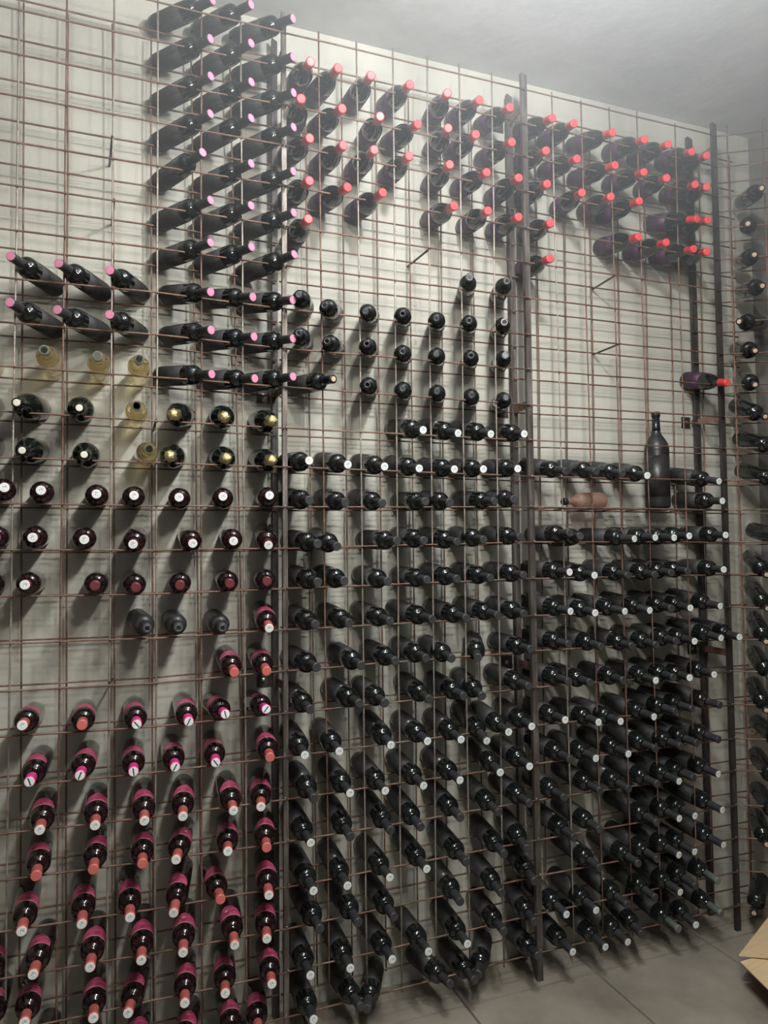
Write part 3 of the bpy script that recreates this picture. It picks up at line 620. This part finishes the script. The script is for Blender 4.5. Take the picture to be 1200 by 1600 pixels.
('middle', 17, 2, 'k', 0.813, 0.193, 1.216, 0.842, -0.105, 1.203),
('middle', 17, 3, 'K', 0.937, 0.194, 1.217, 0.94, -0.105, 1.197),
('middle', 17, 4, 'K', 1.126, 0.194, 1.219, 1.117, -0.105, 1.196),
('middle', 17, 5, 'K', 1.259, 0.195, 1.214, 1.261, -0.105, 1.196),
('middle', 17, 6, 'K', 1.377, 0.191, 1.223, 1.34, -0.105, 1.19),
('middle', 17, 7, 'k', 1.538, 0.195, 1.227, 1.548, -0.105, 1.211),
('middle', 18, 1, 'W', 0.647, 0.194, 1.066, 0.638, -0.105, 1.042),
('middle', 18, 2, 'W', 0.77, 0.194, 1.064, 0.764, -0.105, 1.042),
('middle', 18, 3, 'V', 0.971, 0.193, 1.076, 0.961, -0.105, 1.044),
('middle', 18, 4, 'V', 1.108, 0.194, 1.064, 1.107, -0.105, 1.043),
('middle', 18, 5, 'V', 1.251, 0.194, 1.061, 1.246, -0.105, 1.035),
('middle', 18, 6, 'W', 1.379, 0.188, 1.089, 1.357, -0.103, 1.018),
('middle', 18, 7, 'W', 1.467, 0.193, 1.075, 1.452, -0.105, 1.043),
('middle', 18, 8, 'W', 1.579, 0.193, 1.076, 1.556, -0.105, 1.055),
('middle', 19, 1, 'k', 0.672, 0.195, 0.906, 0.671, -0.105, 0.888),
('middle', 19, 2, 'W', 0.801, 0.194, 0.911, 0.803, -0.105, 0.891),
('middle', 19, 3, 'W', 0.934, 0.193, 0.912, 0.937, -0.105, 0.882),
('middle', 19, 4, 'W', 1.083, 0.193, 0.911, 1.089, -0.105, 0.882),
('middle', 19, 5, 'V', 1.238, 0.194, 0.904, 1.239, -0.105, 0.884),
('middle', 19, 6, 'W', 1.445, 0.192, 0.921, 1.412, -0.105, 0.893),
('middle', 19, 7, 'W', 1.564, 0.194, 0.919, 1.543, -0.105, 0.901),
('middle', 20, 1, 'W', 0.651, 0.194, 0.762, 0.658, -0.105, 0.738),
('middle', 20, 2, 'K', 0.805, 0.193, 0.767, 0.804, -0.105, 0.737),
('middle', 20, 3, 'K', 0.96, 0.193, 0.767, 0.958, -0.105, 0.737),
('middle', 20, 4, 'K', 1.081, 0.193, 0.762, 1.077, -0.105, 0.732),
('middle', 20, 5, 'K', 1.241, 0.193, 0.773, 1.24, -0.105, 0.744),
('middle', 20, 6, 'K', 1.407, 0.193, 0.774, 1.404, -0.105, 0.741),
('middle', 20, 7, 'K', 1.555, 0.195, 0.767, 1.541, -0.105, 0.757),
('middle', 21, 1, 'W', 0.666, 0.195, 0.589, 0.667, -0.105, 0.572),
('middle', 21, 2, 'V', 0.794, 0.194, 0.595, 0.791, -0.105, 0.569),
('middle', 21, 3, 'W', 0.948, 0.195, 0.586, 0.952, -0.105, 0.571),
('middle', 21, 4, 'W', 1.102, 0.194, 0.599, 1.098, -0.105, 0.578),
('middle', 21, 5, 'K', 1.268, 0.194, 0.602, 1.262, -0.105, 0.575),
('middle', 21, 6, 'K', 1.453, 0.193, 0.598, 1.424, -0.105, 0.581),
('middle', 21, 7, 'K', 1.581, 0.189, 0.614, 1.526, -0.104, 0.585),
('middle', 22, 1, 'K', 0.686, 0.196, 0.44, 0.69, -0.104, 0.437),
('middle', 22, 2, 'K', 0.825, 0.195, 0.446, 0.831, -0.104, 0.433),
('middle', 22, 3, 'K', 0.969, 0.196, 0.437, 0.968, -0.104, 0.426),
('middle', 22, 4, 'k', 1.255, 0.194, 0.453, 1.235, -0.105, 0.434),
('middle', 22, 5, 'K', 1.444, 0.193, 0.445, 1.41, -0.105, 0.437),
('middle', 22, 6, 'K', 1.61, 0.19, 0.474, 1.558, -0.105, 0.455),
('middle', 23, 1, 'W', 0.66, 0.196, 0.29, 0.655, -0.104, 0.288),
('middle', 23, 2, 'W', 0.808, 0.196, 0.281, 0.8, -0.104, 0.282),
('middle', 23, 3, 'W', 0.957, 0.197, 0.283, 0.959, -0.103, 0.28),
('middle', 23, 4, 'W', 1.1, 0.197, 0.282, 1.102, -0.103, 0.279),
('middle', 23, 5, 'W', 1.276, 0.195, 0.283, 1.261, -0.105, 0.276),
('middle', 23, 6, 'K', 1.442, 0.194, 0.296, 1.418, -0.105, 0.291),
('middle', 23, 7, 'K', 1.607, 0.19, 0.301, 1.555, -0.105, 0.302),
('middle', 24, 1, 'W', 0.674, 0.194, 0.12, 0.665, -0.105, 0.138),
('middle', 24, 2, 'K', 0.817, 0.194, 0.124, 0.838, -0.105, 0.14),
('middle', 24, 3, 'K', 0.993, 0.181, 0.105, 0.864, -0.09, 0.117),
('middle', 24, 4, 'k', 1.161, 0.192, 0.116, 1.188, -0.105, 0.145),
('middle', 24, 5, 'K', 1.302, 0.193, 0.113, 1.289, -0.105, 0.137),
('middle', 24, 6, 'K', 1.476, 0.177, 0.129, 1.317, -0.078, 0.136),
('middle', 24, 7, 'K', 1.609, 0.19, 0.129, 1.569, -0.105, 0.17),
('right', 1, 1, 'E', 1.712, 0.186, 3.633, 1.719, -0.094, 3.558),
('right', 1, 2, 'E', 1.857, 0.186, 3.63, 1.826, -0.093, 3.557),
('right', 1, 3, 'E', 2.007, 0.186, 3.634, 2.025, -0.093, 3.556),
('right', 1, 4, 'L', 2.214, 0.185, 3.641, 2.196, -0.092, 3.558),
('right', 1, 5, 'E', 2.363, 0.184, 3.643, 2.328, -0.091, 3.56),
('right', 1, 6, 'E', 2.527, 0.181, 3.654, 2.468, -0.086, 3.556),
('right', 1, 7, 'E', 2.616, 0.183, 3.629, 2.551, -0.089, 3.552),
('right', 2, 1, 'E', 1.718, 0.184, 3.499, 1.686, -0.091, 3.413),
('right', 2, 2, 'E', 1.854, 0.186, 3.484, 1.838, -0.093, 3.405),
('right', 2, 3, 'E', 2.012, 0.187, 3.476, 2.033, -0.095, 3.411),
('right', 2, 4, 'E', 2.21, 0.186, 3.484, 2.188, -0.093, 3.408),
('right', 2, 5, 'E', 2.394, 0.181, 3.487, 2.317, -0.087, 3.407),
('right', 2, 6, 'E', 2.55, 0.182, 3.487, 2.48, -0.087, 3.405),
('right', 2, 7, 'E', 2.637, 0.181, 3.481, 2.549, -0.085, 3.406),
('right', 3, 1, 'E', 1.723, 0.186, 3.337, 1.686, -0.094, 3.27),
('right', 3, 2, 'E', 1.919, 0.185, 3.322, 1.859, -0.092, 3.262),
('right', 3, 3, 'E', 2.067, 0.185, 3.33, 2.007, -0.092, 3.269),
('right', 3, 4, 'E', 2.171, 0.189, 3.329, 2.157, -0.095, 3.272),
('right', 3, 5, 'L', 2.445, 0.184, 3.331, 2.482, -0.091, 3.243),
('right', 3, 6, 'E', 2.594, 0.184, 3.327, 2.545, -0.091, 3.247),
('right', 4, 1, 'E', 1.752, 0.185, 3.177, 1.7, -0.092, 3.106),
('right', 4, 2, 'E', 2.155, 0.188, 3.175, 2.149, -0.095, 3.111),
('right', 4, 3, 'E', 2.322, 0.188, 3.169, 2.299, -0.095, 3.107),
('right', 4, 4, 'E', 2.474, 0.187, 3.17, 2.455, -0.094, 3.099),
('right', 4, 5, 'E', 2.619, 0.181, 3.174, 2.536, -0.087, 3.101),
('right', 5, 1, 'E', 1.717, 0.189, 3.003, 1.691, -0.095, 2.954),
('right', 6, 1, 'E', 2.65, 0.186, 2.576, 2.626, -0.093, 2.501),
('right', 7, 1, 'K', 1.726, 0.19, 2.123, 1.742, -0.105, 2.069),
('right', 7, 2, 'K', 1.914, 0.19, 2.123, 1.889, -0.105, 2.073),
('right', 7, 3, 'K', 2.067, 0.189, 2.118, 2.023, -0.104, 2.068),
('right', 7, 4, 'W', 2.202, 0.188, 2.116, 2.152, -0.103, 2.063),
('right', 7, 5, 'W', 2.542, 0.19, 2.104, 2.547, -0.105, 2.047),
('right', 8, 1, 'F', 2.062, 0.094, 1.967, 1.819, 0.036, 1.955),
('right', 8, 2, 'W', 2.58, 0.193, 1.983, 2.562, -0.105, 1.959),
('right', 9, 1, 'K', 1.757, 0.197, 1.817, 1.755, -0.103, 1.817),
('right', 9, 2, 'K', 1.872, 0.188, 1.799, 1.804, -0.104, 1.804),
('right', 9, 3, 'W', 2.021, 0.19, 1.81, 2.075, -0.105, 1.792),
('right', 9, 4, 'W', 2.17, 0.194, 1.813, 2.184, -0.105, 1.797),
('right', 9, 5, 'W', 2.287, 0.195, 1.815, 2.286, -0.105, 1.796),
('right', 9, 6, 'W', 2.39, 0.194, 1.818, 2.369, -0.105, 1.803),
('right', 9, 7, 'W', 2.612, 0.192, 1.817, 2.575, -0.105, 1.806),
('right', 10, 1, 'W', 1.726, 0.194, 1.666, 1.747, -0.105, 1.658),
('right', 10, 2, 'W', 1.879, 0.194, 1.663, 1.868, -0.105, 1.642),
('right', 10, 3, 'K', 2.051, 0.193, 1.666, 2.04, -0.105, 1.638),
('right', 10, 4, 'K', 2.207, 0.192, 1.663, 2.18, -0.105, 1.637),
('right', 10, 5, 'K', 2.302, 0.192, 1.667, 2.268, -0.105, 1.643),
('right', 10, 6, 'K', 2.399, 0.191, 1.665, 2.358, -0.105, 1.648),
('right', 10, 7, 'W', 2.599, 0.192, 1.659, 2.558, -0.105, 1.652),
('right', 11, 1, 'V', 1.719, 0.192, 1.525, 1.747, -0.105, 1.499),
('right', 11, 2, 'W', 1.876, 0.194, 1.511, 1.867, -0.105, 1.488),
('right', 11, 3, 'V', 1.983, 0.192, 1.516, 2.016, -0.105, 1.488),
('right', 11, 4, 'W', 2.139, 0.193, 1.519, 2.145, -0.105, 1.487),
('right', 11, 5, 'K', 2.294, 0.192, 1.52, 2.263, -0.105, 1.49),
('right', 11, 6, 'W', 2.387, 0.193, 1.514, 2.364, -0.105, 1.489),
('right', 11, 7, 'W', 2.521, 0.193, 1.522, 2.532, -0.105, 1.491),
('right', 12, 1, 'K', 1.727, 0.195, 1.378, 1.738, -0.105, 1.366),
('right', 12, 2, 'K', 1.899, 0.194, 1.369, 1.896, -0.105, 1.347),
('right', 12, 3, 'k', 2.074, 0.193, 1.36, 2.051, -0.105, 1.341),
('right', 12, 4, 'K', 2.199, 0.193, 1.363, 2.176, -0.105, 1.339),
('right', 12, 5, 'K', 2.309, 0.193, 1.363, 2.284, -0.105, 1.349),
('right', 12, 6, 'W', 2.399, 0.194, 1.362, 2.382, -0.105, 1.344),
('right', 12, 7, 'W', 2.528, 0.193, 1.383, 2.531, -0.105, 1.35),
('right', 12, 8, 'W', 2.667, 0.192, 1.377, 2.637, -0.105, 1.349),
('right', 13, 1, 'K', 1.717, 0.194, 1.232, 1.734, -0.105, 1.217),
('right', 13, 2, 'K', 1.855, 0.194, 1.209, 1.836, -0.105, 1.205),
('right', 13, 3, 'K', 2.019, 0.195, 1.206, 2.003, -0.105, 1.202),
('right', 13, 4, 'W', 2.174, 0.195, 1.208, 2.168, -0.105, 1.19),
('right', 13, 5, 'K', 2.296, 0.193, 1.206, 2.263, -0.105, 1.195),
('right', 13, 6, 'W', 2.395, 0.191, 1.2, 2.349, -0.105, 1.189),
('right', 13, 7, 'W', 2.511, 0.193, 1.207, 2.485, -0.105, 1.193),
('right', 14, 1, 'W', 1.708, 0.196, 1.07, 1.712, -0.104, 1.066),
('right', 14, 2, 'W', 1.865, 0.195, 1.056, 1.872, -0.105, 1.042),
('right', 14, 3, 'W', 1.972, 0.195, 1.05, 1.982, -0.105, 1.035),
('right', 14, 4, 'W', 2.137, 0.194, 1.056, 2.153, -0.105, 1.039),
('right', 14, 5, 'K', 2.248, 0.194, 1.068, 2.269, -0.105, 1.051),
('right', 14, 6, 'K', 2.336, 0.193, 1.072, 2.361, -0.105, 1.054),
('right', 14, 7, 'K', 2.485, 0.192, 1.077, 2.516, -0.105, 1.057),
('right', 15, 1, 'K', 1.731, 0.195, 0.921, 1.734, -0.104, 0.907),
('right', 15, 2, 'W', 1.849, 0.195, 0.914, 1.855, -0.105, 0.898),
('right', 15, 3, 'W', 2.005, 0.194, 0.917, 2.016, -0.105, 0.899),
('right', 15, 4, 'k', 2.143, 0.194, 0.924, 2.159, -0.105, 0.905),
('right', 15, 5, 'K', 2.273, 0.193, 0.921, 2.294, -0.105, 0.9),
('right', 15, 6, 'K', 2.357, 0.193, 0.926, 2.382, -0.105, 0.905),
('right', 15, 7, 'K', 2.473, 0.192, 0.931, 2.503, -0.105, 0.908),
('right', 16, 1, 'K', 1.7, 0.195, 0.775, 1.702, -0.105, 0.759),
('right', 16, 2, 'K', 1.867, 0.195, 0.783, 1.874, -0.105, 0.765),
('right', 16, 3, 'k', 2.006, 0.194, 0.777, 2.017, -0.105, 0.756),
('right', 16, 4, 'K', 2.148, 0.194, 0.778, 2.164, -0.105, 0.756),
('right', 16, 5, 'W', 2.256, 0.193, 0.779, 2.276, -0.105, 0.756),
('right', 16, 6, 'K', 2.335, 0.193, 0.784, 2.359, -0.105, 0.759),
('right', 16, 7, 'W', 2.462, 0.192, 0.788, 2.492, -0.105, 0.761),
('right', 17, 1, 'k', 1.743, 0.195, 0.616, 1.745, -0.105, 0.597),
('right', 17, 2, 'K', 1.861, 0.194, 0.631, 1.867, -0.105, 0.611),
('right', 17, 3, 'K', 2.14, 0.193, 0.623, 2.155, -0.105, 0.598),
('right', 17, 4, 'W', 2.253, 0.193, 0.627, 2.272, -0.105, 0.6),
('right', 17, 5, 'W', 2.334, 0.192, 0.628, 2.356, -0.105, 0.6),
('right', 17, 6, 'W', 2.479, 0.192, 0.634, 2.509, -0.105, 0.604),
('right', 18, 1, 'k', 1.857, 0.194, 0.481, 1.863, -0.105, 0.458),
('right', 18, 2, 'K', 2.044, 0.193, 0.471, 2.055, -0.105, 0.445),
('right', 18, 3, 'K', 2.139, 0.193, 0.476, 2.153, -0.105, 0.448),
('right', 18, 4, 'W', 2.246, 0.193, 0.479, 2.265, -0.105, 0.449),
('right', 18, 5, 'W', 2.327, 0.192, 0.481, 2.349, -0.105, 0.45),
('right', 18, 6, 'W', 2.479, 0.191, 0.49, 2.509, -0.105, 0.455),
('right', 19, 1, 'W', 1.698, 0.194, 0.327, 1.699, -0.105, 0.305),
('right', 19, 2, 'W', 1.836, 0.194, 0.32, 1.84, -0.105, 0.296),
('right', 19, 3, 'k', 1.986, 0.193, 0.318, 1.995, -0.105, 0.29),
('right', 19, 4, 'K', 2.125, 0.193, 0.324, 2.138, -0.105, 0.293),
('right', 19, 5, 'W', 2.248, 0.192, 0.328, 2.266, -0.105, 0.295),
('right', 19, 6, 'K', 2.331, 0.192, 0.339, 2.353, -0.105, 0.304),
('right', 19, 7, 'T', 2.449, 0.191, 0.343, 2.476, -0.105, 0.305),
('right', 20, 1, 'W', 1.724, 0.194, 0.179, 1.725, -0.105, 0.155),
('right', 20, 2, 'W', 1.875, 0.193, 0.171, 1.88, -0.105, 0.144),
('right', 20, 3, 'W', 1.983, 0.193, 0.172, 1.991, -0.105, 0.142),
('right', 20, 4, 'K', 2.126, 0.189, 0.169, 2.063, -0.104, 0.156),
('right', 20, 5, 'T', 2.254, 0.193, 0.177, 2.254, -0.105, 0.143),
('right', 20, 6, 'W', 2.381, 0.192, 0.158, 2.345, -0.105, 0.145),
('right', 20, 7, 'T', 2.461, 0.191, 0.206, 2.489, -0.105, 0.165),
('corner', 1, 1, 'N', 2.945, 0.087, 3.475, 2.795, -0.163, 3.404),
('corner', 2, 1, 'N', 2.962, 0.069, 3.336, 2.748, -0.122, 3.247),
('corner', 3, 1, 'N', 2.933, 0.095, 3.17, 2.762, -0.14, 3.096),
('corner', 4, 1, 'N', 2.934, 0.093, 3.026, 2.787, -0.156, 2.948),
('corner', 5, 1, 'N', 2.988, 0.043, 2.849, 2.72, -0.081, 2.797),
('corner', 6, 1, 'N', 2.907, 0.111, 2.732, 2.755, -0.133, 2.65),
('corner', 7, 1, 'N', 2.918, 0.103, 2.583, 2.752, -0.13, 2.493),
('corner', 8, 1, 'N', 2.892, 0.116, 2.449, 2.789, -0.146, 2.345),
('corner', 9, 1, 'N', 2.899, 0.109, 2.286, 2.83, -0.17, 2.2),
('corner', 10, 1, 'N', 2.903, 0.107, 2.127, 2.831, -0.173, 2.048),
('corner', 11, 1, 'N', 2.94, 0.084, 1.833, 2.856, -0.198, 1.778),
('corner', 12, 1, 'N', 2.931, 0.096, 1.702, 2.768, -0.144, 1.626),
('corner', 13, 1, 'N', 2.932, 0.095, 1.552, 2.767, -0.143, 1.474),
('corner', 14, 1, 'N', 2.938, 0.091, 1.402, 2.759, -0.137, 1.325),
('corner', 15, 1, 'N', 2.935, 0.095, 1.234, 2.766, -0.144, 1.171),
('corner', 16, 1, 'N', 2.926, 0.101, 1.086, 2.751, -0.133, 1.02),
('corner', 17, 1, 'N', 2.937, 0.095, 0.901, 2.805, -0.172, 0.869),
('corner', 18, 1, 'N', 2.929, 0.101, 0.748, 2.78, -0.154, 0.698),
('corner', 19, 1, 'N', 2.93, 0.102, 0.582, 2.782, -0.156, 0.545),
('corner', 20, 1, 'N', 2.924, 0.108, 0.453, 2.737, -0.125, 0.429),
('corner', 21, 1, 'N', 2.928, 0.095, 0.155, 2.691, -0.086, 0.122)]
for bay, row, col, k, bx, by, bz, tx, ty, tz in BOTTLES:
    b0 = Vector((bx, by, bz)); ax = (Vector((tx, ty, tz))-b0).normalized()
    up = Vector((0, 0, 1)); xa = (up-ax*up.dot(ax)).normalized(); ya = ax.cross(xa)
    R_ = Matrix((xa, ya, ax)).transposed().to_4x4()
    roll = random.uniform(-.5, .5) if k in 'msHE' else random.uniform(-.9, .9)
    if k == 'H': roll = random.uniform(-.7, .7)
    if k in 'VkL': roll = random.uniform(-.3, .25)
    root = bpy.data.objects.new(NAME.get(k, 'wine_bottle'), None); COL.objects.link(root)
    root.empty_display_size = .02
    root.matrix_world = Matrix.Translation(b0) @ R_ @ Matrix.Rotation(roll, 4, 'Z')
    if bay == 'corner': lab = '%s, %s from the top in the corner rack' % (LOOK[k], ORD[row])
    else: lab = '%s, %s from left, %s row down, %s bay' % (LOOK[k], ORD[col], ORD[row], bay)
    tag(root, lab, 'bottle', GROUP.get(k, 'black bottles in the lower racks'))
    bo = None
    for nm, me, z in parts(k):
        o = obj(nm, me, root); o.location = (0, 0, z)
    if k == 'm' and (row, col) in ((21, 4), (22, 2), (22, 4), (23, 5), (23, 6), (20, 6)):
        obj('star_print', star(.155, .038), root)
# the big bottle on the shelf
big = bpy.data.objects.new('magnum_bottle', None); COL.objects.link(big); big.location = (2.36, .075, SZ+.0125)
tag(big, 'large black wine bottle standing upright on the wire shelf', 'bottle')
bp_ = [(0, .045), (.003, .052), (.01, .0555), (.10, .0555), (.27, .0555), (.285, .054), (.30, .049), (.315, .041), (.33, .031), (.342, .0235), (.355, .0195), (.37, .0178), (.425, .0165), (.4255, .0195), (.445, .0195), (.4465, .0165)]
obj('body', lathe('body', bp_, M_dust, 36), big)
obj('neck_sleeve', lathe('neck_sleeve', [(.358, .0200), (.372, .0188), (.424, .0174)], M_capgloss, 24), big)
obj('neck_ring', lathe('neck_ring', [(.4255, .0199), (.427, .0206), (.444, .0206), (.446, .0190), (.4475, .0140)], M_capgloss, 24), big)
obj('label', lathe('label', [(.05, .0557), (.05, .0560), (.24, .0560), (.24, .0557)], M_dust, 30), big)

# ------------------------------------------------------------------ cardboard box at the lower right
cb = bpy.data.objects.new('cardboard_box', None); COL.objects.link(cb); cb.location = (2.55, -.75, 0)
tag(cb, 'open brown cardboard box with flaps out, on the floor at the right', 'box')
ci = Matrix.Translation((-2.55, .75, 0))
def slab(name, q, t, mt):
    q = [Vector(p_) for p_ in q]; n_ = (q[1]-q[0]).cross(q[3]-q[0]).normalized()*t
    vs = q+[p_+n_ for p_ in q]
    me = mesh(name, vs, [(0,3,2,1),(4,5,6,7),(0,1,5,4),(1,2,6,5),(2,3,7,6),(3,0,4,7)], mt); me.transform(ci); return obj(name, me, cb)
bx0, bx1, by0, by1, bh = 2.50, 2.95, -.92, -.37, .135
slab('side_panel', [(bx0, by0, .002), (bx1, by0, .002), (bx1, by0, bh), (bx0, by0, bh)], -.005, M_card)
slab('side_panel', [(bx0, by1, .002), (bx1, by1, .002), (bx1, by1, bh), (bx0, by1, bh)], .005, M_card)
slab('side_panel', [(bx0, by0, .002), (bx0, by1, .002), (bx0, by1, bh), (bx0, by0, bh)], .005, M_card)
slab('side_panel', [(bx1, by0, .002), (bx1, by1, .002), (bx1, by1, bh), (bx1, by0, bh)], -.005, M_card)
slab('bottom_panel', [(bx0, by0, .002), (bx1, by0, .002), (bx1, by1, .002), (bx0, by1, .002)], .005, M_card)
slab('flap', [(bx0, by0, bh), (bx0, by1, bh), (2.345, -.338, .108), (2.20, -.88, .105)], .005, M_card)
slab('flap', [(bx0, by1-.09, bh+.012), (bx1, by1, bh+.006), (2.80, -.10, .125), (2.358, -.32, .122)], .005, M_card)
slab('flap', [(bx1, by1, bh), (bx1, by0, bh), (3.15, by0, .08), (3.15, by1, .08)], .005, M_card)


# ------------------------------------------------------------------ thin haze volume added to stand in for lens glare at the top
hz = bpy.data.materials.new('thin haze'); hz.use_nodes = True; nt = hz.node_tree; nt.nodes.clear()
out = nt.nodes.new('ShaderNodeOutputMaterial'); vsn = nt.nodes.new('ShaderNodeVolumeScatter')
vsn.inputs['Color'].default_value = (.88, .94, 1, 1); vsn.inputs['Density'].default_value = GLARE; vsn.inputs['Anisotropy'].default_value = 0
nt.links.new(vsn.outputs[0], out.inputs['Volume'])
h_ = obj('glare', boxm('glare', (-1.2, -2.2, 2.75), (3.6, .19, 3.89), hz)); h_['kind'] = 'stuff'
tag(h_, 'thin pale haze volume added under the ceiling to wash out the top', 'glare')
